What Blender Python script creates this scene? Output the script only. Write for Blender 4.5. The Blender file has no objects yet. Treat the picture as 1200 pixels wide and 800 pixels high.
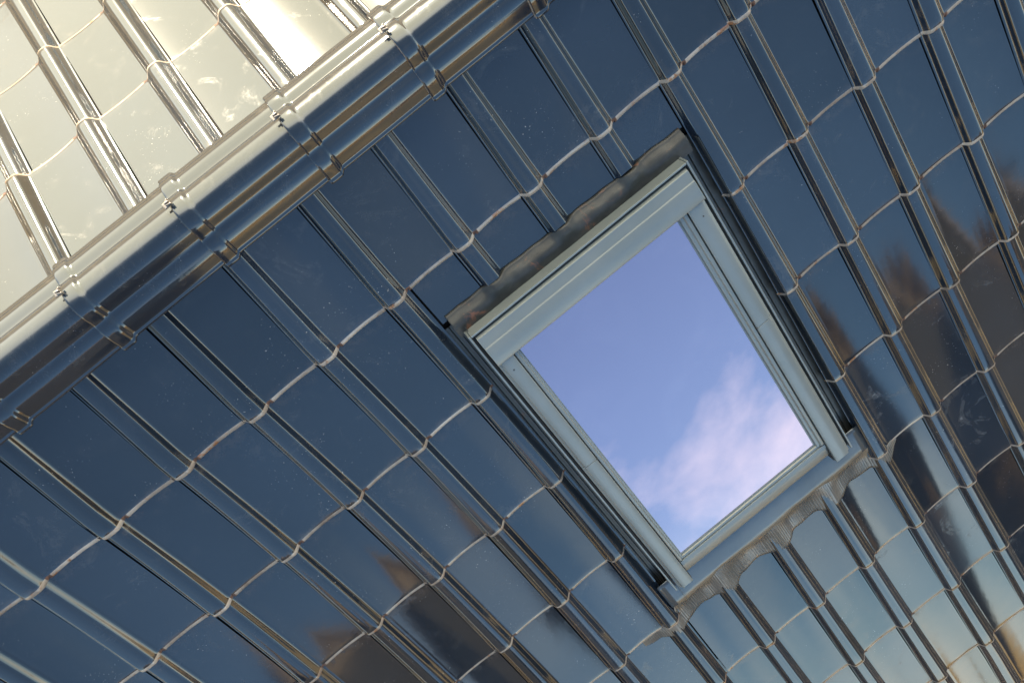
import bpy, bmesh, math, random
from mathutils import Vector, Matrix
from math import sin, cos, tan, pi, radians, atan2, sqrt
random.seed(7)
C = bpy.data.collections.new('scene'); S = bpy.context.scene
S.collection.children.link(C)

# ------------------------------------------------------------------ layout
W = .21                 # cover width of a tile
L = .3606               # visible length of a course
Q = .0663               # width of the raised roll
PITCH = radians(32.8)
Y0 = -.483              # slope coordinate of the ridge line
RZ = 7.6                # height of the ridge above the ground
CP, SP = cos(PITCH), sin(PITCH)

CO = [(-0.00034,-0.03313),(-0.04878,-0.04683),(-0.04699,0.04616),(0.0259,0.02925),(-0.15193,-0.00056),
      (0.03459,0.11587),(0.1135,0.05317),(0.03737,-0.03051),(-0.00568,0.00711),(0.19033,0.04218)]
EXP = [(a, b) for a in range(4) for b in range(4-a)]
def warp(x, y):
    """the battens are not laid quite true: the courses wander a centimetre or so"""
    u = max(-1.05, min(1.15, (x/W-6)/6)); w = max(-1.05, min(1.5, (y/W-5)/5))
    dx = dy = 0
    for (a, b), (cx, cy) in zip(EXP, CO):
        t = u**a*w**b; dx += t*cx; dy += t*cy
    return x+dx*W, y+dy*W
def P1(x, y, h):        # near slope: across, down the slope, height off it
    s = y-Y0
    return Vector((-x, s*CP+h*SP, RZ-s*SP+h*CP))
def P2(x, s, h):        # far slope
    return Vector((-x, -(s*CP+h*SP), RZ-s*SP+h*CP))

# ------------------------------------------------------------------ materials
def mat(name):
    m = bpy.data.materials.new(name); m.use_nodes = True
    nt = m.node_tree; b = nt.nodes['Principled BSDF']
    return m, nt, b
def N(nt, t, **k):
    n = nt.nodes.new(t)
    for a, v in k.items():
        if a in n.inputs: n.inputs[a].default_value = v
        else: setattr(n, a, v)
    return n
def ramp(nt, src, stops):
    r = N(nt, 'ShaderNodeValToRGB'); e = r.color_ramp.elements
    while len(e) < len(stops): e.new(.5)
    for el, (p, c) in zip(e, stops):
        el.position = p; el.color = (c if len(c) == 4 else (*c, 1)) if hasattr(c, '__len__') else (c, c, c, 1)
    nt.links.new(src, r.inputs[0]); return r
def noise(nt, vec, scale, detail=4, rough=.55, dist=0):
    n = N(nt, 'ShaderNodeTexNoise'); n.inputs['Scale'].default_value = scale
    n.inputs['Detail'].default_value = detail; n.inputs['Roughness'].default_value = rough
    n.inputs['Distortion'].default_value = dist
    nt.links.new(vec, n.inputs['Vector']); return n.outputs['Fac']
def mixc(nt, fac, a, b):
    m = N(nt, 'ShaderNodeMix', data_type='RGBA')
    for s, v in ((m.inputs[0], fac), (m.inputs[6], a), (m.inputs[7], b)):
        if hasattr(v, 'links') or hasattr(v, 'is_output'): nt.links.new(v, s)
        else: s.default_value = v if not hasattr(v, '__len__') or len(v) == 4 else (*v, 1)
    return m.outputs[2]
def math_(nt, op, a, b=0.):
    m = N(nt, 'ShaderNodeMath', operation=op)
    for s, v in ((m.inputs[0], a), (m.inputs[1], b)):
        if hasattr(v, 'is_output'): nt.links.new(v, s)
        else: s.default_value = v
    return m.outputs[0]
def coords(nt): return N(nt, 'ShaderNodeTexCoord').outputs['Object']

def glaze_mat(name, base=(.010, .015, .023), rough=.07, ior=1.70, dust=1.):
    m, nt, b = mat(name); co = coords(nt)
    big = noise(nt, co, 3.2, 5, .6); fine = noise(nt, co, 60, 6, .7)
    smear = noise(nt, co, 9, 8, .72, 1.2)
    speck = ramp(nt, noise(nt, co, 210, 2, .5), [(.0, 0), (.70, 0), (.74, 1), (1, 1)]).outputs[0]
    patch = ramp(nt, smear, [(.0, 0), (.56, 0), (.72, 1), (1, 1)]).outputs[0]
    at = N(nt, 'ShaderNodeAttribute', attribute_name='wear'); sp = N(nt, 'ShaderNodeSeparateXYZ'); nt.links.new(at.outputs['Vector'], sp.inputs[0])
    tone, along = sp.outputs[0], sp.outputs[1]
    d = math_(nt, 'MULTIPLY', math_(nt, 'MULTIPLY', patch, ramp(nt, fine, [(.3, 0), (.75, 1)]).outputs[0]), dust)
    c = mixc(nt, ramp(nt, big, [(.3, 0), (.7, 1)]).outputs[0], base, tuple(v*1.35 for v in base))
    d = math_(nt, 'MULTIPLY', d, math_(nt, 'ADD', .35, math_(nt, 'MULTIPLY', tone, 1.5)))
    tc_ = N(nt, 'ShaderNodeVectorMath', operation='SCALE'); nt.links.new(c, tc_.inputs[0]); nt.links.new(math_(nt, 'ADD', .7, math_(nt, 'MULTIPLY', tone, .65)), tc_.inputs['Scale']); c = tc_.outputs[0]
    # grime left at the foot of each tile and just under the overlap above it
    gr = ramp(nt, along, [(0, 1), (.035, .75), (.11, 0), (.90, 0), (.962, .8), (1, .5)]).outputs[0]
    gr = math_(nt, 'MULTIPLY', gr, ramp(nt, noise(nt, co, 34, 6, .7), [(.0, 0), (.44, 0), (.66, 1), (1, 1)]).outputs[0])
    c = mixc(nt, math_(nt, 'MULTIPLY', gr, .32), c, (.13, .095, .07))
    c = mixc(nt, math_(nt, 'MULTIPLY', d, .16), c, (.26, .24, .21))
    spm = math_(nt, 'MULTIPLY', speck, ramp(nt, noise(nt, co, 7, 3), [(.0, 0), (.54, 0), (.66, 1), (1, 1)]).outputs[0])
    c = mixc(nt, math_(nt, 'MULTIPLY', spm, .8), c, (.42, .40, .36))
    nt.links.new(c, b.inputs['Base Color'])
    r = math_(nt, 'ADD', math_(nt, 'ADD', rough, math_(nt, 'MULTIPLY', gr, .15)), math_(nt, 'MULTIPLY', d, .22))
    r = math_(nt, 'ADD', r, math_(nt, 'MULTIPLY', tone, .04))
    nt.links.new(r, b.inputs['Roughness'])
    b.inputs['IOR'].default_value = ior; b.inputs['Specular Tint'].default_value = (.95, .98, .96, 1)
    bp = N(nt, 'ShaderNodeBump'); bp.inputs['Strength'].default_value = .05; bp.inputs['Distance'].default_value = .002
    nt.links.new(noise(nt, co, 26, 3, .5), bp.inputs['Height']); nt.links.new(bp.outputs[0], b.inputs['Normal'])
    return m
def rough_mat(name, c1, c2, scale, rough=.6, metallic=0., c3=None, s3=8, t3=.6, bump=.2, ior=1.5, stretch=None):
    m, nt, b = mat(name); co = coords(nt)
    if stretch:
        mp = N(nt, 'ShaderNodeMapping'); mp.inputs['Scale'].default_value = stretch
        nt.links.new(co, mp.inputs[0]); co = mp.outputs[0]
    n1 = noise(nt, co, scale, 6, .65)
    c = mixc(nt, ramp(nt, n1, [(.3, 0), (.7, 1)]).outputs[0], c1, c2)
    if c3:
        k = ramp(nt, noise(nt, co, s3, 6, .7, .6), [(0, 0), (t3, 0), (t3+.07, 1), (1, 1)]).outputs[0]
        c = mixc(nt, k, c, c3)
    nt.links.new(c, b.inputs['Base Color'])
    b.inputs['Roughness'].default_value = rough; b.inputs['Metallic'].default_value = metallic
    b.inputs['IOR'].default_value = ior
    if bump:
        bp = N(nt, 'ShaderNodeBump'); bp.inputs['Strength'].default_value = bump; bp.inputs['Distance'].default_value = .002
        nt.links.new(n1, bp.inputs['Height']); nt.links.new(bp.outputs[0], b.inputs['Normal'])
    return m

M = {}
M['glaze'] = glaze_mat('blue black glaze')
M['edge'] = rough_mat('worn glaze edge', (.17, .13, .10), (.44, .38, .31), 11, .26, c3=(.26, .115, .05), s3=19, t3=.565, bump=.15, ior=1.6)
M['clay'] = rough_mat('bare clay', (.045, .022, .014), (.15, .075, .048), 90, .8, bump=.5)
M['paint'] = rough_mat('grey painted aluminium', (.155, .178, .174), (.19, .21, .203), 5, .30, .2, bump=.02, c3=(.24, .25, .235), s3=30, t3=.68)
M['paint_dark'] = rough_mat('dark painted aluminium', (.05, .055, .055), (.08, .085, .082), 12, .4, .3, c3=(.16, .075, .04), s3=14, t3=.63, bump=.08)
M['weathered'] = rough_mat('weathered flashing', (.012, .013, .012), (.045, .046, .041), 22, .5, .0, c3=(.15, .065, .035), s3=11, t3=.575, bump=.25)
M['apron'] = rough_mat('apron sheet', (.07, .082, .09), (.10, .112, .12), 6, .2, .45, c3=(.24, .15, .09), s3=9, t3=.66, bump=.05)
M['lead'] = rough_mat('pleated lead', (.12, .125, .125), (.20, .20, .19), 18, .34, .6, c3=(.34, .25, .18), s3=12, t3=.6, bump=.3)
M['rubber'] = rough_mat('black rubber', (.012, .012, .012), (.02, .02, .02), 30, .6, bump=0)
M['membrane'] = rough_mat('black roofing felt', (.010, .010, .010), (.022, .02, .018), 60, .85, bump=.3)
M['clip'] = rough_mat('ridge clip metal', (.30, .26, .22), (.45, .40, .34), 60, .35, .8, bump=.4)
M['render'] = rough_mat('pale render', (.42, .39, .34), (.5, .47, .42), 8, .9, bump=.2)
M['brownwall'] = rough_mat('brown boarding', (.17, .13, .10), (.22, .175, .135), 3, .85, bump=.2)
M['shadewall'] = rough_mat('shade black wall', (.012, .011, .011), (.024, .022, .02), 4, .7, bump=.2)  # shade on the neighbouring walls, put into their colour
M['ground'] = rough_mat('dry grass', (.50, .35, .15), (.60, .43, .20), .6, .95, bump=.2)
m, nt, b = mat('coated window glass'); M['glass'] = m
b.inputs['Base Color'].default_value = (.010, .011, .016, 1); b.inputs['Roughness'].default_value = .006; b.inputs['IOR'].default_value = 3.9; b.inputs['Specular Tint'].default_value = (1, .77, .90, 1)
co = coords(nt); k = ramp(nt, noise(nt, co, 160, 2), [(0, 0), (.77, 0), (.80, 1), (1, 1)]).outputs[0]
film = ramp(nt, noise(nt, co, 4.5, 7, .68, .8), [(0, 0), (.48, 0), (.75, 1), (1, 1)]).outputs[0]
gcol = mixc(nt, math_(nt, 'MULTIPLY', film, .10), (.012, .012, .017), (.30, .30, .30))
nt.links.new(mixc(nt, math_(nt, 'MULTIPLY', k, .3), gcol, (.2, .2, .2)), b.inputs['Base Color'])
nt.links.new(math_(nt, 'ADD', .004, math_(nt, 'MULTIPLY', film, .03)), b.inputs['Roughness'])
bp = N(nt, 'ShaderNodeBump'); bp.inputs['Strength'].default_value = .05; bp.inputs['Distance'].default_value = .01
nt.links.new(noise(nt, co, 2.6, 2, .4), bp.inputs['Height']); nt.links.new(bp.outputs[0], b.inputs['Normal'])

# ------------------------------------------------------------------ helpers
def mesh_obj(name, verts, faces, mats, parent=None, fm=None, smooth=True, sharp=None):
    me = bpy.data.meshes.new(name); me.from_pydata([tuple(v) for v in verts], [], faces)
    for mt in mats: me.materials.append(M[mt])
    if fm: me.polygons.foreach_set('material_index', fm)
    me.polygons.foreach_set('use_smooth', [smooth]*len(me.polygons)); me.update()
    if smooth and sharp: me.set_sharp_from_angle(angle=radians(sharp))
    o = bpy.data.objects.new(name, me); C.objects.link(o)
    if parent: o.parent = parent
    return o
def empty(name, label, cat, group=None):
    o = bpy.data.objects.new(name, None); C.objects.link(o); o.empty_display_size = .1
    o['label'] = label; o['category'] = cat
    if group: o['group'] = group
    return o
class MB:
    def __init__(s): s.v = []; s.f = []; s.m = []; s.a = []
    def quad(s, a, b, c, d, mi=0):
        k = len(s.v); s.v += [a, b, c, d]; s.f.append((k, k+1, k+2, k+3)); s.m.append(mi)
    def grid(s, rows, mi=None):
        k = len(s.v); n = len(rows[0])
        for r in rows: s.v += r
        for i in range(len(rows)-1):
            for j in range(n-1):
                s.f.append((k+i*n+j, k+i*n+j+1, k+(i+1)*n+j+1, k+(i+1)*n+j)); s.m.append(mi(i, j) if callable(mi) else (mi or 0))
    def solid(s, T, x0, x1, y0, y1, h0, h1, mi=0, tx=0, ty=0):
        """box in a mapped space; tx, ty draw the top edges in"""
        p = [T(x, y, h0) for x, y in ((x0, y0), (x1, y0), (x1, y1), (x0, y1))]
        q = [T(x, y, h1) for x, y in ((x0+tx, y0+ty), (x1-tx, y0+ty), (x1-tx, y1-ty), (x0+tx, y1-ty))]
        k = len(s.v); s.v += p+q
        for f in ((0, 1, 2, 3), (7, 6, 5, 4), (0, 4, 5, 1), (1, 5, 6, 2), (2, 6, 7, 3), (3, 7, 4, 0)):
            s.f.append(tuple(k+i for i in f)); s.m.append(mi)
    def sweep(s, T, prof, x0, x1, axis='x', mi=0, n=1):
        """closed profile [(a,h)] swept along x (a is y) or along y (a is x)"""
        rings = []
        for i in range(n+1):
            t = x0+(x1-x0)*i/n
            rings.append([T(t, a, h) if axis == 'x' else T(a, t, h) for a, h in prof])
        k = len(s.v); m = len(prof)
        for r in rings: s.v += r
        for i in range(n):
            for j in range(m):
                s.f.append((k+i*m+j, k+i*m+(j+1) % m, k+(i+1)*m+(j+1) % m, k+(i+1)*m+j)); s.m.append(mi)
        s.f.append(tuple(k+j for j in range(m))[::-1]); s.f.append(tuple(k+n*m+j for j in range(m))); s.m += [mi, mi]
    def build(s, name, mats, parent=None, smooth=False, sharp=30, bevel=0):
        o = mesh_obj(name, s.v, s.f, mats, parent, s.m, smooth, sharp)
        if len(s.a) == len(s.v) and s.a:
            at = o.data.attributes.new('wear', 'FLOAT_VECTOR', 'POINT'); at.data.foreach_set('vector', [c for t in s.a for c in t])
        bm = bmesh.new(); bm.from_mesh(o.data); bmesh.ops.remove_doubles(bm, verts=bm.verts, dist=1e-5)
        bmesh.ops.recalc_face_normals(bm, faces=bm.faces); bm.to_mesh(o.data); bm.free()
        if bevel:
            md = o.modifiers.new('bevel', 'BEVEL'); md.width = bevel; md.segments = 2; md.limit_method = 'ANGLE'; md.angle_limit = radians(40)
            o.data.polygons.foreach_set('use_smooth', [True]*len(o.data.polygons)); o.data.set_sharp_from_angle(angle=radians(50))
        return o

# ------------------------------------------------------------------ tiles
HR = .0225
def sm(t): t = max(0, min(1, t)); return t*t*t*(t*(6*t-15)+10)
def hprof(x, FL=.0165, dish=.0014):
    """height of a tile across its width; the roll is x in [-Q, 0], the pan x in [0, W-Q]"""
    FR = .0295      # the left foot is steep, the right one eases into the pan
    if x <= .004:
        u = (x+Q+.004)/(Q+.008)           # 0..1 over the roll and its fillets
        w_ = Q+.008; r = min(sm(u*w_/FL), sm((1-u)*w_/FR))
        crown = 1-((u-.5)*2)**2
        return HR*r*.76+HR*.30*crown*r
    u = (x-.004)/(W-Q-.008)
    if u >= 1: return 0
    return -dish*(1-(2*u-1)**2)
XS = sorted(set([round(v, 5) for v in
     [-.0703+i*.0017 for i in range(12)] + [-.050+i*.0055 for i in range(7)] + [-.016+i*.0017 for i in range(13)]
     + [.010, .018, .030, .045, .060, .075, .090, .105, .118, .128, .135, .1393]]))
def tile(mb, T, ci, ye, rnd, x_lo=None, x_hi=None, y_cut=None, y_cut_top=None, length=.43, x_off=0., flip=False, rise=.0165):
    """one tile: x_off + ci*W is the right foot of its roll, ye the lower edge"""
    x0 = x_off+ci*W
    tilt = rnd.uniform(-.0016, .0016); skew = rnd.uniform(-.0012, .0012); shift = rnd.uniform(-.0022, .0022); dish = rnd.uniform(.0012, .0036); lift = rnd.uniform(-.0007, .0007)
    xs = [x for x in XS if (x_lo is None or x >= x_lo-1e-6) and (x_hi is None or x <= x_hi+1e-6)]
    # along: t=0 top ... lower edge, then the rounded nose and the butt
    ys = [(-length+i*(length-.03)/10, 0., 0) for i in range(11)] + [(-.022, 0, 0), (-.0185, -.0001, 0), (-.0145, -.0004, 0)]
    for a in (20, 38, 54, 68, 80, 90):
        ar = radians(a); ys.append((-.0145+.0145*sin(ar), -.0004-.0095*(1-cos(ar)), 1))
    ys.append((0., -.013, 1)); ys.append((-.004, -.0145, 1))
    rows = []; tags = []; done = False; wr = []; tone = rnd.random()
    for dy, dh, tg in ys:
        y = ye+dy
        if y_cut is not None and y > y_cut:
            if done: break
            y = y_cut; done = True
        if y_cut_top is not None and y < y_cut_top: continue
        row = []
        for x in xs:
            xx = x if not flip else -Q-x
            h = hprof(x, .029 if flip else .0165, dish)+lift
            if dy > -.03:                     # the roll closes to a rounded nose
                e = (dy+.03)/.03
                inroll = 1 if x <= .004 else 0
                if inroll:
                    u = (x+Q+.004)/(Q+.008); k = (abs(u-.5)*2)**4
                    h *= 1-.10*e*e
                    yy = y-.007*k*e*e
                else: yy = y-.0035*(1-((x-.004)/(W-Q-.004)*2-1)**2)*e
                # little outward swing of the pan edge
            else: yy = y
            if y_cut is not None and x <= .004: yy = min(yy, y_cut-.013*h/HR)
            hh = h + dh + rise*dy/L + tilt*(x/W) + skew*(dy/L) + .0004*sin(dy/L*pi)*(1 if x > 0 else 0)
            if x <= .004:                     # the roll widens a little towards its nose
                tt = max(0., min(1., 1+dy/L)); c_ = -Q/2 if not flip else -Q+Q/2
                xx = c_+(xx-c_)*(.905+.125*tt**1.5); hh += (h-lift)*(.14*tt**1.5-.09)
            X, Y = (x0+xx+shift*.5, yy+shift)
            X, Y = warp(X, Y) if not flip else (X, Y)
            row.append(T(X, Y, hh))
        rows.append(row); tags.append(tg)
        wr += [(tone, max(0., min(1., 1+dy/L)), (x+.0703)/W) for x in xs]
    if len(rows) < 2: return
    if flip: rows = [r[::-1] for r in rows]
    def mi(i, j):
        x = xs[j] if not flip else xs[len(xs)-2-j]
        if tags[i+1] == 1:
            if -.0055 < x < .0052 or (x > .1365): return 2
            return 1
        return 0
    mb.a += wr
    mb.grid(rows, mi)

ROWS1 = range(0, 12); COLS = range(-9, 21)
HX0, HX1 = 1.050, 1.822      # opening cut for the roof window
HY0, HY1 = .1275, 1.46
house = empty('tiled_house', 'house whose steep roof of glossy blue black pantiles, ridge caps and window fill the picture', 'house')
rnd = random.Random(3)
mb = MB()
for j in ROWS1:
    ye = j*L
    ln = .43 if j else .40
    for i in COLS:
        if j in (1, 2, 3, 4) and 5 <= i <= 8:
            if j == 1:
                if i == 5:
                    tile(mb, P1, i, ye, rnd, x_hi=.0045); tile(mb, P1, i, ye, rnd, x_lo=.0045, y_cut=HY0)
                else: tile(mb, P1, i, ye, rnd, y_cut=HY0)
            elif i == 5: tile(mb, P1, i, ye, rnd, x_hi=.0045)
        elif j == 5 and 5 <= i <= 8:
            if i == 5: tile(mb, P1, i, ye, rnd, x_hi=.0045); tile(mb, P1, i, ye, rnd, x_lo=.0045, y_cut_top=1.40)
            else: tile(mb, P1, i, ye, rnd, y_cut_top=1.40)
        else: tile(mb, P1, i, ye, rnd, length=ln)
near = mb.build('roof_slope', ['glaze', 'edge', 'clay'], house, smooth=True, sharp=60)
near['label'] = 'shaded slope of deep blue pantiles around the roof window'
mb = MB(); X2 = .4583+.0722; S2 = .4376
for j in range(0, 11):
    for i in COLS: tile(mb, P2, i, S2+j*L, rnd, x_off=X2, flip=True, length=.43 if j else .36, rise=.026)
far = mb.build('roof_slope', ['glaze', 'edge', 'clay'], house, smooth=True, sharp=60)
far['label'] = 'sunlit slope of pale shining pantiles beyond the ridge'

XA, XB = -9*W-.07, 21*W-.07
SL = 12*L+.40   # slope length under the tiles
mb = MB()
mb.solid(P1, XA+.03, XB-.03, Y0+.02, 11*L-.02, -.11, -.045)
mb.solid(P2, XA+.03, XB-.03, .02, S2+10*L-.02, -.11, -.045)
mb.build('roof_deck', ['membrane'], house)

# ------------------------------------------------------------------ ridge caps
RP = [(.139, -.066), (.1465, -.0625), (.1475, -.057), (.1445, -.0530), (.1405, -.0510), (.1375, -.0470), (.1320, -.0385), (.1260, -.0300), (.1200, -.0232), (.112, -.0172),
      (.103, -.0125), (.096, -.0098), (.091, -.0070), (.0868, -.0020), (.0832, .0055), (.0788, .0145), (.0738, .0228), (.0668, .0302), (.0575, .0372), (.048, .0420),
      (.038, .0440), (.026, .0432), (.015, .0398), (.006, .0352), (-.001, .0300), (-.0055, .0250), (-.0085, .0205), (-.0135, .0185), (-.022, .0175), (-.031, .0155),
      (-.040, .0115), (-.047, .0065), (-.052, .0005), (-.056, -.007), (-.060, -.011), (-.064, -.013), (-.0655, -.017), (-.062, -.022)]
def smooth_poly(p, n=2):
    for _ in range(n):
        q = [p[0]]
        for a, b in zip(p, p[1:]):
            q += [(a[0]*.75+b[0]*.25, a[1]*.75+b[1]*.25), (a[0]*.25+b[0]*.75, a[1]*.25+b[1]*.75)]
        q.append(p[-1]); p = q
    return p
RP = [(a, b+(a-.033)*.13*(1 if a < .0868 else max(0, (.139-a)/.052))) for a, b in RP]
RPS = smooth_poly(RP, 1)
def normals(p):
    out = []
    for i in range(len(p)):
        a = p[max(0, i-1)]; b = p[min(len(p)-1, i+1)]; dx, dz = b[0]-a[0], b[1]-a[1]; l = math.hypot(dx, dz)
        out.append((dz/l, -dx/l))
    # smooth
    for _ in range(6):
        out = [out[0]]+[tuple((out[i-1][k]+out[i][k]*2+out[i+1][k])/4 for k in (0, 1)) for i in range(1, len(out)-1)]+[out[-1]]
    return out
RN = normals(RPS)
def cap_mesh():
    mb = MB(); rows = []
    st = [(.000, -.001), (.0004, .0050), (.0022, .0066), (.006, .0070), (.0285, .0070), (.0325, .0064), (.0352, .0048), (.0380, .0022), (.0405, .0006), (.046, .0001), (.12, .0), (.2, -.0004), (.297, -.0012)]
    for x, o in st:
        k = 1+o/.082; rows.append([Vector((-x, .041+(p[0]-.041)*k, -.036+(p[1]+.036)*k)) for p in RPS])
    inner = [[Vector((-x, p[0]-n[0]*.011, p[1]-n[1]*.011)) for p, n in zip(RPS, RN)] for x in (.297, .0)]
    rows = rows+inner+[rows[0]]
    def mi(i, j):
        return 1 if i == 0 or i >= len(st)-1 else 0
    mb.a += [(.5, .5, .5)]*sum(len(q) for q in rows)
    mb.grid(rows, mi)
    # close the two long edges
    return mb
cap0 = cap_mesh().build('ridge_cap', ['glaze_ridge', 'edge'] if 'glaze_ridge' in M else ['glaze', 'edge'], house, smooth=True, sharp=50)
cm = MB()
for (y, z, a, l) in ((.004, .052, .3, .012), (-.004, .0475, -.5, .010), (.0, .055, .1, .008)):
    T = lambda x, yy, h, y=y, z=z, a=a: Vector((-(x*cos(a)-yy*sin(a)), y+x*sin(a)+yy*cos(a), z+h))
    cm.solid(T, -.004, .004+l*.5, -.002, .002, -.006, .004, tx=.0012, ty=.0006)
cm.solid(lambda x, y, h: Vector((-x, y-.001, .046+h)), -.010, .006, -.006, .008, -.002, .0015, tx=.001, ty=.001)
clip0 = cm.build('ridge_clip', ['clip'], cap0, bevel=.0006)
k0 = .787
first = True
for k in range(-9, 13):
    x = k0+k*.2838
    if x < XA-.02 or x > XB-.1: continue
    if first: o, c = cap0, clip0; first = False
    else:
        o = cap0.copy(); C.objects.link(o); o.parent = house
        c = clip0.copy(); C.objects.link(c); c.parent = o
    o.location = (-x, rnd.uniform(-.0012, .0012), RZ+rnd.uniform(-.001, .001)); o.rotation_euler = (rnd.uniform(-.008, .008), rnd.uniform(-.002, .002), rnd.uniform(-.003, .003))
    c.location = (0, rnd.uniform(-.003, .006), 0); c.rotation_euler = (0, 0, rnd.uniform(-.15, .15))

# ------------------------------------------------------------------ roof window
win = bpy.data.objects.new('roof_window', None); C.objects.link(win); win.parent = house
win['label'] = 'grey metal framed roof window mirroring blue sky and pink clouds'
def sub(mb, name, mats, **k): return mb.build(name, mats, win, **k)
# soakers and gutters at both sides, sunk below the tiles
mb = MB()
for (a, b, s) in ((1.050, 1.098, 1), (1.752, 1.826, -1)):
    lo, hi = (a, b)
    prof = [(lo, -.034), (lo, -.012), (lo+.002, -.012), (lo+.0035, -.030), (lo+(hi-lo)*.30, -.031), (lo+(hi-lo)*.33, -.020), (lo+(hi-lo)*.36, -.031),
            (lo+(hi-lo)*.60, -.031), (lo+(hi-lo)*.62, -.024), (lo+(hi-lo)*.65, -.031), (hi-.002, -.031), (hi-.001, .02), (hi, .02), (hi, -.034)]
    mb.sweep(P1, prof, .16, 1.40, 'y'); sub(mb, 'side_gutter', ['paint_dark']); mb = MB()
# top flashing, a rounded dark sheet over the head of the window
def tile_h(x):     # tile surface under the lead, seen as the profile of row five near its head
    c = (x+Q+.02)/W; i = math.floor(c); xl = x-i*W
    return hprof(xl) if -Q-.004 <= xl <= W-Q-.004 else 0
mb = MB(); rows = []
for y, h, k in ((.1200, -.018, 1), (.1202, -.0075, 1), (.1212, -.0055, 1), (.125, -.0040, 1), (.129, -.001, .97), (.133, .0025, .88), (.138, .0065, .68), (.143, .0095, .45),
                (.149, .0115, .22), (.156, .0118, .08), (.163, .0108, 0), (.170, .0098, 0), (.178, .0092, 0), (.1838, .0090, 0), (.184, -.016, 0)):
    row = []
    for i in range(241):
        x = 1.075+.728*i/240
        hh = sum(tile_h(x+d) for d in (-.009, -.003, .003, .009))/4
        row.append(P1(x, y+.0016*sin(x*29)*(y < .14)+.0009*sin(x*83)*(y < .14), h+hh*k*.95+.0006*sin(x*47+y*90)))
    rows.append(row)
mb.grid(rows); o = sub(mb, 'head_flashing', ['weathered'], smooth=True, sharp=50)
sd = o.modifiers.new('thick', 'SOLIDIFY'); sd.thickness = .0012
# outer frame, the thin bright line outside the covers
mb = MB()
for a, b in ((1.086, 1.0935), (1.7595, 1.767)): mb.solid(P1, a, b, .176, 1.288, -.03, .046, tx=.001)
mb.solid(P1, 1.0937, 1.7593, .176, .1835, -.03, .047, ty=.001)
sub(mb, 'outer_frame', ['paint'], bevel=.001)
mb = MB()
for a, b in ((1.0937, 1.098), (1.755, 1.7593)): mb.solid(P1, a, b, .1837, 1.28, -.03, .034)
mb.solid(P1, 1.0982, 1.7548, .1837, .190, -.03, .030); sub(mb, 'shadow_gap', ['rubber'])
# hood over the head
mb = MB()
mb.sweep(P1, [(.1905, .0), (.1905, .046), (.194, .052), (.2215, .0555), (.2235, .0562), (.2250, .0585), (.2275, .0595), (.2790, .0640), (.2815, .0625), (.2820, .05), (.2820, .0)], 1.1005, 1.7525)
sub(mb, 'hood', ['paint'], bevel=.0012)
# side covers, two lengths each with a fine joint
for x0, x1 in ((1.1005, 1.147), (1.6985, 1.7525)):
    left = x0 < 1.3
    for y0, y1 in ((.283, .7005), (.7018, 1.285)):
        mb = MB()
        if left: pr = [(x0, .0), (x0, .046), (x0+.007, .0485), (x0+.0085, .0555), (x0+.011, .0565), (x1-.002, .0575), (x1, .0560), (x1, .0)]
        else: pr = [(x0, .0), (x0, .0560), (x0+.002, .0575), (x1-.011, .0565), (x1-.0085, .0555), (x1-.007, .0485), (x1, .046), (x1, .0)]
        mb.sweep(P1, pr, y0, y1, 'y'); sub(mb, 'side_cover', ['paint'], bevel=.0007)
# black seal then the sash
mb = MB(); mb.solid(P1, 1.1472, 1.1492, .2822, 1.283, 0, .046); sub(mb, 'seal', ['rubber']); mb = MB(); mb.solid(P1, 1.6962, 1.6982, .2822, 1.283, 0, .046)
sub(mb, 'seal', ['rubber'])
mb = MB()
mb.sweep(P1, [(1.1494, 0), (1.1494, .051), (1.151, .0525), (1.158, .052), (1.1605, .0465), (1.1655, .0460), (1.1665, .040), (1.1665, 0)], .2824, 1.196, 'y'); sub(mb, 'side_rail', ['paint'], bevel=.0007); mb = MB()
mb.sweep(P1, [(1.6960, 0), (1.6960, .051), (1.6945, .0525), (1.686, .052), (1.683, .0465), (1.6745, .0460), (1.6725, .040), (1.6725, 0)], .2824, 1.196, 'y')
sub(mb, 'side_rail', ['paint'], bevel=.0007)
mb = MB()
mb.sweep(P1, [(1.1915, 0), (1.1915, .041), (1.1935, .0445), (1.1995, .0455), (1.2005, .0425), (1.2035, .0425), (1.2045, .0475), (1.2165, .049), (1.2180, .0475), (1.2180, 0)], 1.1495, 1.6959)
sub(mb, 'bottom_rail', ['paint'], bevel=.0005)
mb = MB()
prof = [(1.2184, 0)]+[(1.2184+.0006+.060*(1-cos(a))*.5*1.9, .0425-.034*(1-cos(a))+.006*sin(a)) for a in [radians(8*i) for i in range(0, 12)]]+[(1.276, 0)]
prof = [(1.2184, 0), (1.2184, .040), (1.224, .0405), (1.236, .0395), (1.248, .0375), (1.258, .0345), (1.266, .0305), (1.272, .0255), (1.276, .019), (1.278, .011), (1.278, 0)]
mb.sweep(P1, prof, 1.1495, 1.6959); sub(mb, 'bottom_cover', ['paint'], smooth=True, sharp=60)
# glass unit
mb = MB(); mb.solid(P1, 1.1667, 1.6723, .2824, 1.1913, .010, .038); gl = sub(mb, 'glass_pane', ['glass'])
mb = MB(); e = .0384
for a in ((1.1668, 1.1688, .2826, 1.1910), (1.6690, 1.6722, .2826, 1.1910), (1.1690, 1.6688, 1.1865, 1.1911)): mb.solid(P1, *a, .0365, .0395)
sub(mb, 'glazing_bead', ['paint'])
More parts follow.
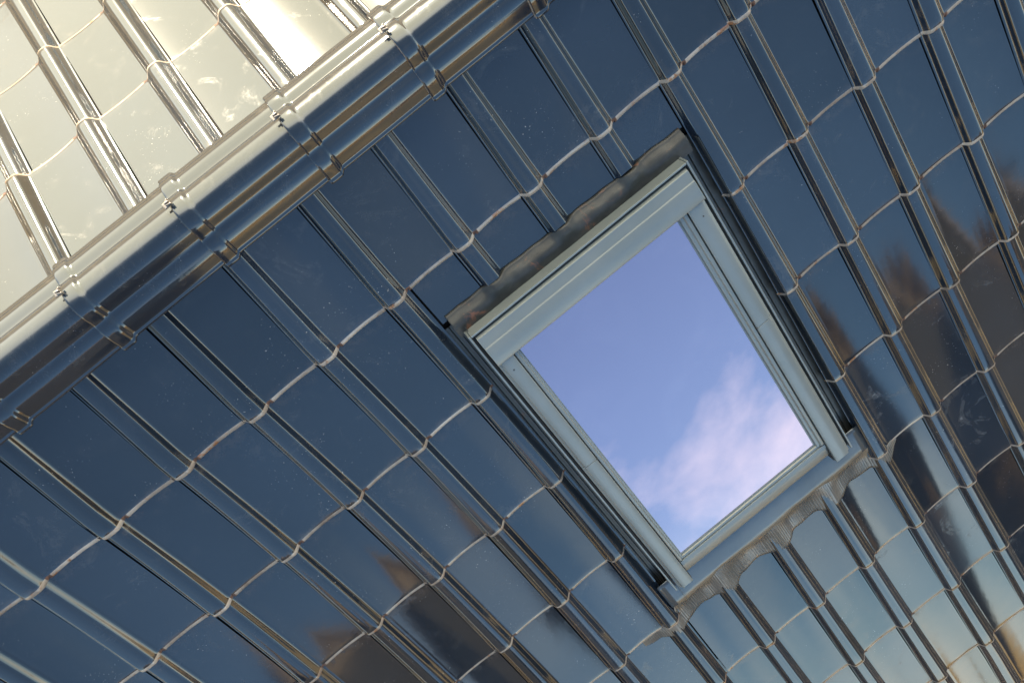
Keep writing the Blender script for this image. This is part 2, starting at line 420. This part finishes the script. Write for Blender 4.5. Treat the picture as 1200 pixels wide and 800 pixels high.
# little screws
for x, y in ((1.148, .7008), (1.6975, .7008), (1.775, 1.283), (1.125, 1.262), (1.727, 1.262), (1.125, .320), (1.727, .320)):
    me = bmesh.new(); bmesh.ops.create_uvsphere(me, u_segments=10, v_segments=6, radius=.0026)
    mm = bpy.data.meshes.new('screw'); me.to_mesh(mm); me.free(); mm.materials.append(M['rubber'])
    o = bpy.data.objects.new('screw', mm); C.objects.link(o); o.parent = win; o.location = P1(x, y, .056 if y < 1 else .005)
# apron: flat sheet, then pleated lead dressed over the tiles
mb = MB()
rows = []
for y, h in ((1.270, .006), (1.285, .008), (1.32, .010), (1.352, .0115), (1.372, .0122), (1.3742, .0112), (1.3745, .009)):
    rows.append([P1(1.045+.775*i/30, y+.0055*sin(i*.55)*(y > 1.37)-.003*cos(i*1.7)*(y>1.37), h+.0005*sin(i*1.3)) for i in range(31)])
mb.grid(rows); o = sub(mb, 'apron', ['apron'], smooth=True, sharp=50)
sd = o.modifiers.new('thick', 'SOLIDIFY'); sd.thickness = .0012
mb = MB(); rows = []; n = 1120; XL0, XL1 = .905, 1.915
for r in range(15):
    t = r/14; row = []
    for i in range(n+1):
        x = XL0+(XL1-XL0)*i/n
        hh = sum(tile_h(x+d) for d in (-.026, -.018, -.009, 0, .009, .018, .026))/7
        yb = 1.350+.003*sin(x*19)
        ye = 1.474+.010*(hh/HR)+.007*sin(x*31+1)+.003*sin(x*83)
        b = max(sm((1.060-x)/.03), sm((x-1.812)/.03))
        yb = yb*(1-b)+1.424*b
        if x < 1.05: ye -= max(0, .955-x)*.25
        else: ye -= max(0, x-1.865)*.5
        y = yb+(ye-yb)*t
        k = sm(t/.60)*(1-b)+b; h = .0085*(1-k)+(hh-.0165+.0055+.0035*(1-t))*k
        pl = sin(i*pi/4.0+.6)
        h += .0013*pl*min(1, t*4)*(.6+.4*sin(x*41))+.0007*sin(x*140+t*3)
        row.append(P1(x, y, h))
    rows.append(row)
mb.grid(rows); o = sub(mb, 'pleated_skirt', ['lead'], smooth=True)
sd = o.modifiers.new('thick', 'SOLIDIFY'); sd.thickness = .0015

# ------------------------------------------------------------------ rest of the house
mb = MB()
hx0, hx1 = -XB+.25, -XA-.25; run = 11*L*CP-.35
zE = RZ-(run/CP)*SP-.12
pts = [(-run, 0), (run, 0), (run, zE), (0, RZ-.16), (-run, zE)]
mb.sweep(lambda x, y, h: Vector((x, y, h)), pts, hx0, hx1); mb.build('wall', ['render'], house)
for s in (1, -1):
    mb = MB(); ylo = (11*L-Y0)*CP if s > 0 else (S2+10*L)*CP
    zl = RZ-(ylo/CP)*SP
    arc = [(ylo-.01+.065*(1-cos(a)), zl-.06-.065*sin(a)) for a in [pi*i/10 for i in range(11)]]
    arc = arc+[(y_*1.0+(.003 if i < 5 else -.003), z_+.004) for i, (y_, z_) in reversed(list(enumerate(arc)))]
    mb.sweep(lambda x, y, h: Vector((x, s*y, h)), arc, hx0-.2, hx1+.2); mb.build('gutter', ['paint'], house, smooth=True, sharp=40)

def struct(o, kind='structure'): o['kind'] = kind; return o
gm = MB(); gm.quad(Vector((-1500, -1500, 0)), Vector((1500, -1500, 0)), Vector((1500, 1500, 0)), Vector((-1500, 1500, 0)))
struct(gm.build('ground', ['ground']))

M['autumn'] = rough_mat('autumn foliage', (.46, .31, .11), (.28, .20, .08), .5, .9, bump=0)
M['dark_leaf'] = rough_mat('dark evergreen foliage', (.02, .03, .014), (.045, .06, .025), 1.5, .9, bump=0)
tm = MB(); rows = [[], [], [], [], []]; rt = random.Random(5)
for i in range(241):
    a = radians(-30+240*i/240); rr = 75+9*sin(i*.37)+rt.uniform(-3, 3); hh = 7.2+1.4*sin(i*.9)+rt.uniform(-1, 1)
    for k, (dr, fz) in enumerate(((-3, 0), (-3.8, .45), (-2.2, .85), (0, 1), (5, 0))):
        rows[k].append(Vector(((rr+dr+rt.uniform(-.6, .6))*cos(a), (rr+dr)*sin(a), hh*fz*(1+rt.uniform(-.06, .06)))))
tm.grid(rows); o = tm.build('added_treeline', ['autumn'], None, smooth=True); o['kind'] = 'stuff'  # unseen trees added for their golden reflection in ridge grooves and roll flanks

def neighbour(label, loc, rot, w, d, eave, ridge, split, wallm='brownwall'):
    o = empty('neighbour_house', label, 'house', 'houses across the garden'); o.location = loc; o.rotation_euler = (0, 0, rot)
    T = lambda x, y, h: Vector((x, y, h))
    a = MB(); a.sweep(T, [(-w/2, 0), (w/2, 0), (w/2, split), (-w/2, split)], 0, d, 'y'); a.build('lower_wall', ['shadewall'], o)  # lower storey coloured black in place of the shadow lying on it
    e = .02
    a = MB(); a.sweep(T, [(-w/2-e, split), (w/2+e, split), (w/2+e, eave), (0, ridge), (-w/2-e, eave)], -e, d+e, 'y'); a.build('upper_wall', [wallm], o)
    for s in (-1, 1):
        a = MB(); k = (ridge-eave)/(w/2)
        pr = [(s*0, ridge+.02), (s*(w/2+.3), eave+.02-k*.3), (s*(w/2+.3), eave+.14-k*.3), (s*0, ridge+.14)]
        a.sweep(T, pr, -.25, d+.25, 'y'); a.build('roof', ['brownwall'], o)
    for i in range(3):
        a = MB(); x = -w/2+w*(i+.5)/3; a.solid(T, x-.5, x+.5, -.05, -.001, 1.0, 2.3); f = a.build('window', ['render'], o)
        a = MB(); a.solid(T, x-.43, x+.43, -.058, -.051, 1.07, 2.23); a.build('pane', ['glass'], f)
    return o
neighbour('tall neighbouring house with tan gable over a lower wall blackened for shade, mirrored in the tiles at bottom left', (6.6, 13, 0), 0, 5.0, 8, 10.9, 13.0, 12.0)
neighbour('narrow added house, all black for shade, beside the tan gable, mirrored in the tiles at bottom left', (3.2, 12.4, 0), 0, 1.7, 6, 12.0, 12.6, 11.9)  # extra dark block added for the shaded side of the gable
def tree(name, label, cat, loc, h, spread, leaf, conifer, seed):
    q = random.Random(seed); o = empty(name, label, cat); o.location = loc
    a = MB(); n = 10
    rings = []
    for k in range(9):
        t = k/8; r0 = .26*(1-t*.8); rings.append([Vector((r0*cos(2*pi*i/n)+.15*sin(t*4), r0*sin(2*pi*i/n)+.1*sin(t*6), h*.92*t)) for i in range(n+1)])
    a.grid(rings)
    for k in range(9):
        z0 = h*q.uniform(.3, .75); an = q.uniform(0, 2*pi); ln = spread*q.uniform(.5, .85)
        a.grid([[Vector((ln*t*cos(an)+.08*(1-t)*cos(2*pi*i/5), ln*t*sin(an)+.08*(1-t)*sin(2*pi*i/5), z0+ln*t*.6)) for i in range(6)] for t in (0, .5, 1)])
    a.build('trunk', ['bark'], o, smooth=True)
    c = MB(); cl = []
    for k in range(46):
        t = q.random()
        if conifer: z = h*(.12+.86*t); R = spread*(1-t)*.95+.15; an = q.uniform(0, 2*pi); rr = R*sqrt(q.random()); cl.append((rr*cos(an), rr*sin(an), z, .25+.55*(1-t)))
        else:
            an = q.uniform(0, 2*pi); e = q.uniform(-.8, 1.5); rr = spread*q.uniform(.35, .9)
            cl.append((rr*cos(an)*cos(e), rr*sin(an)*cos(e), h*.66+h*.30*sin(e), q.uniform(.55, 1.0)))
    for x, y, z, r0 in cl:
        for _ in range(110):
            d = Vector((q.gauss(0, 1), q.gauss(0, 1), q.gauss(0, .8))).normalized()*r0*q.random()**.4
            p = Vector((x, y, z))+d; u = Vector((q.gauss(0, 1), q.gauss(0, 1), q.gauss(0, 1))).normalized()*q.uniform(.07, .14)
            v = u.orthogonal()*q.uniform(.6, 1)
            c.quad(p-u-v, p+u-v*.6, p+u+v, p-u*.8+v)
    c.build('crown', [leaf], o)
    return o
M['bark'] = rough_mat('bark', (.05, .035, .025), (.10, .07, .05), 6, .9)
M['brown_leaf'] = rough_mat('brown autumn leaves', (.20, .135, .075), (.11, .075, .045), 1.2, .9, bump=0)
tree('broadleaf_tree', 'brown leaved tree mirrored high in the tiles right of the window', 'tree', (-7.2, 14.4, 0), 11.7, 1.6, 'brown_leaf', False, 4)
tree('broadleaf_tree', 'larger brown leaved tree mirrored at the right edge of the picture', 'tree', (-11.4, 15.0, 0), 12.0, 2.2, 'brown_leaf', False, 9)
neighbour('wide house, all black for shade, mirrored in the tiles right of the window', (-9.0, 12.4, 0), radians(-8), 6.4, 4, 10.1, 10.8, 9.5, 'shadewall')
# ------------------------------------------------------------------ sky and sun
SUN_EL = radians(10.5); SUN_AZ = Vector((-.12, -1, 0)).normalized()
wd = bpy.data.worlds.new('World'); S.world = wd; wd.use_nodes = True
nt = wd.node_tree; bg = nt.nodes['Background']
sky = N(nt, 'ShaderNodeTexSky', sky_type='NISHITA'); sky.sun_disc = False
sky.sun_elevation = SUN_EL; sky.sun_rotation = atan2(SUN_AZ.x, SUN_AZ.y); sky.air_density = 1.0; sky.dust_density = .9; sky.ozone_density = 3.2; sky.altitude = 50
CLOUD_AT = (11.85, 28.5, 0)
tc = N(nt, 'ShaderNodeTexCoord'); gen = tc.outputs['Generated']
sep = N(nt, 'ShaderNodeSeparateXYZ'); nt.links.new(gen, sep.inputs[0])
z = math_(nt, 'ADD', math_(nt, 'MAXIMUM', sep.outputs[2], 0.), .12)
cx = math_(nt, 'DIVIDE', sep.outputs[0], z); cy = math_(nt, 'DIVIDE', sep.outputs[1], z)
cmb = N(nt, 'ShaderNodeCombineXYZ'); nt.links.new(cx, cmb.inputs[0]); nt.links.new(cy, cmb.inputs[1])
mp = N(nt, 'ShaderNodeMapping'); mp.inputs['Scale'].default_value = (1.0, .62, 1); mp.inputs['Rotation'].default_value = (0, 0, .5); mp.inputs['Location'].default_value = CLOUD_AT
nt.links.new(cmb.outputs[0], mp.inputs[0])
cn = noise(nt, mp.outputs[0], .85, 9, .56, .35)
bank = ramp(nt, sep.outputs[2], [(0, 1), (.165, 1), (.27, 0), (1, 0)]).outputs[0]
vb = N(nt, 'ShaderNodeVectorMath', operation='DOT_PRODUCT'); nt.links.new(gen, vb.inputs[0]); vb.inputs[1].default_value = Vector((-.13, .72, .68)).normalized()
blob = ramp(nt, vb.outputs['Value'], [(0, 0), (.945, 0), (.99, 1), (1, 1)]).outputs[0]
lift_ = math_(nt, 'ADD', math_(nt, 'MULTIPLY', bank, .10), math_(nt, 'MULTIPLY', blob, .10))
cl = ramp(nt, math_(nt, 'ADD', cn, lift_), [(0, 0), (.51, 0), (.72, 1), (1, 1)]).outputs[0]
xr = ramp(nt, math_(nt, 'MULTIPLY', math_(nt, 'ADD', sep.outputs[0], 1.), .5), [(0, 1), (.545, 1), (.63, .12), (1, .12)]).outputs[0]
cl = math_(nt, 'MULTIPLY', cl, xr)
# sun direction glow of thin high cloud
vm = N(nt, 'ShaderNodeVectorMath', operation='DOT_PRODUCT'); nt.links.new(gen, vm.inputs[0])
sd_ = Vector((SUN_AZ.x*cos(SUN_EL), SUN_AZ.y*cos(SUN_EL), sin(SUN_EL))); vm.inputs[1].default_value = Vector((-.34, -1, .36)).normalized()
dt = vm.outputs['Value']
g = ramp(nt, dt, [(0, 0), (.36, 0), (.50, .30), (.62, .85), (.78, 1), (1, 1)]).outputs[0]
gc = ramp(nt, dt, [(0, (.155, .165, .162)), (.40, (.16, .15, .15)), (.54, (.24, .23, .215)), (.66, (.30, .285, .245)), (.88, (.315, .285, .205)), (.97, (.315, .282, .195)), (1, (.42, .39, .30))]).outputs[0]
lowc = ramp(nt, sep.outputs[2], [(0, 1), (.28, 1), (.50, .42), (1, .42)]).outputs[0]
lowm = math_(nt, 'MAXIMUM', lowc, g)
vs = N(nt, 'ShaderNodeVectorMath', operation='SCALE'); nt.links.new(gc, vs.inputs[0]); nt.links.new(math_(nt, 'MULTIPLY', lowm, 45.), vs.inputs['Scale'])
ccol = vs.outputs[0]
mixn = N(nt, 'ShaderNodeMix', data_type='RGBA')
fac = math_(nt, 'MINIMUM', math_(nt, 'ADD', math_(nt, 'MULTIPLY', cl, .85), math_(nt, 'MULTIPLY', g, .95)), 1.)
nt.links.new(fac, mixn.inputs[0]); nt.links.new(mixc(nt, .13, sky.outputs[0], (2.5, 2.9, 3.1, 1)), mixn.inputs[6]); nt.links.new(ccol, mixn.inputs[7])
hz = ramp(nt, sep.outputs[2], [(0, .9), (.03, .8), (.09, .55), (.22, .0), (1, 0)]).outputs[0]
hcol = ramp(nt, sep.outputs[2], [(0, (1.0, .86, .64)), (.03, (.70, .68, .58)), (.10, (.36, .50, .56)), (1, (.30, .45, .55))]).outputs[0]
hv = N(nt, 'ShaderNodeVectorMath', operation='SCALE'); nt.links.new(hcol, hv.inputs[0]); hv.inputs['Scale'].default_value = 14.; hcol = hv.outputs[0]
hm = mixc(nt, math_(nt, 'MULTIPLY', hz, math_(nt, 'SUBTRACT', 1., g)), mixn.outputs[2], hcol)
nt.links.new(hm, bg.inputs['Color']); bg.inputs['Strength'].default_value = .12

sl = bpy.data.lights.new('sun', 'SUN'); sl.energy = 4; sl.angle = radians(.53); sl.color = (1, .83, .62)
so = bpy.data.objects.new('sun', sl); C.objects.link(so); so.rotation_euler = sd_.to_track_quat('Z', 'Y').to_euler(); so.location = (0, -5, 12)

# ------------------------------------------------------------------ camera
cd = bpy.data.cameras.new('camera'); cam = bpy.data.objects.new('camera', cd); C.objects.link(cam); S.camera = cam
R = Vector((-0.77715, 0.629253, -0.008817)); D = Vector((0.629087, 0.776417, -0.037768)); F = Vector((-0.016919, -0.034898, -0.999248))
mw = Matrix((( R.x, -D.x, -F.x, -1.12386), (R.y, -D.y, -F.y, .73329), (R.z, -D.z, -F.z, RZ+2.04231), (0, 0, 0, 1)))
cam.matrix_world = mw
cd.sensor_width = 36; cd.lens = 36*1157/1200; cd.clip_end = 5000; cd.clip_start = .05
S.view_settings.view_transform = 'Standard'; S.view_settings.look = 'None'; S.view_settings.gamma = 1
S.view_settings.use_curve_mapping = False; S.view_settings.exposure = 1.98
S.render.engine = 'CYCLES'
S.render.resolution_x = 1024; S.render.resolution_y = 682
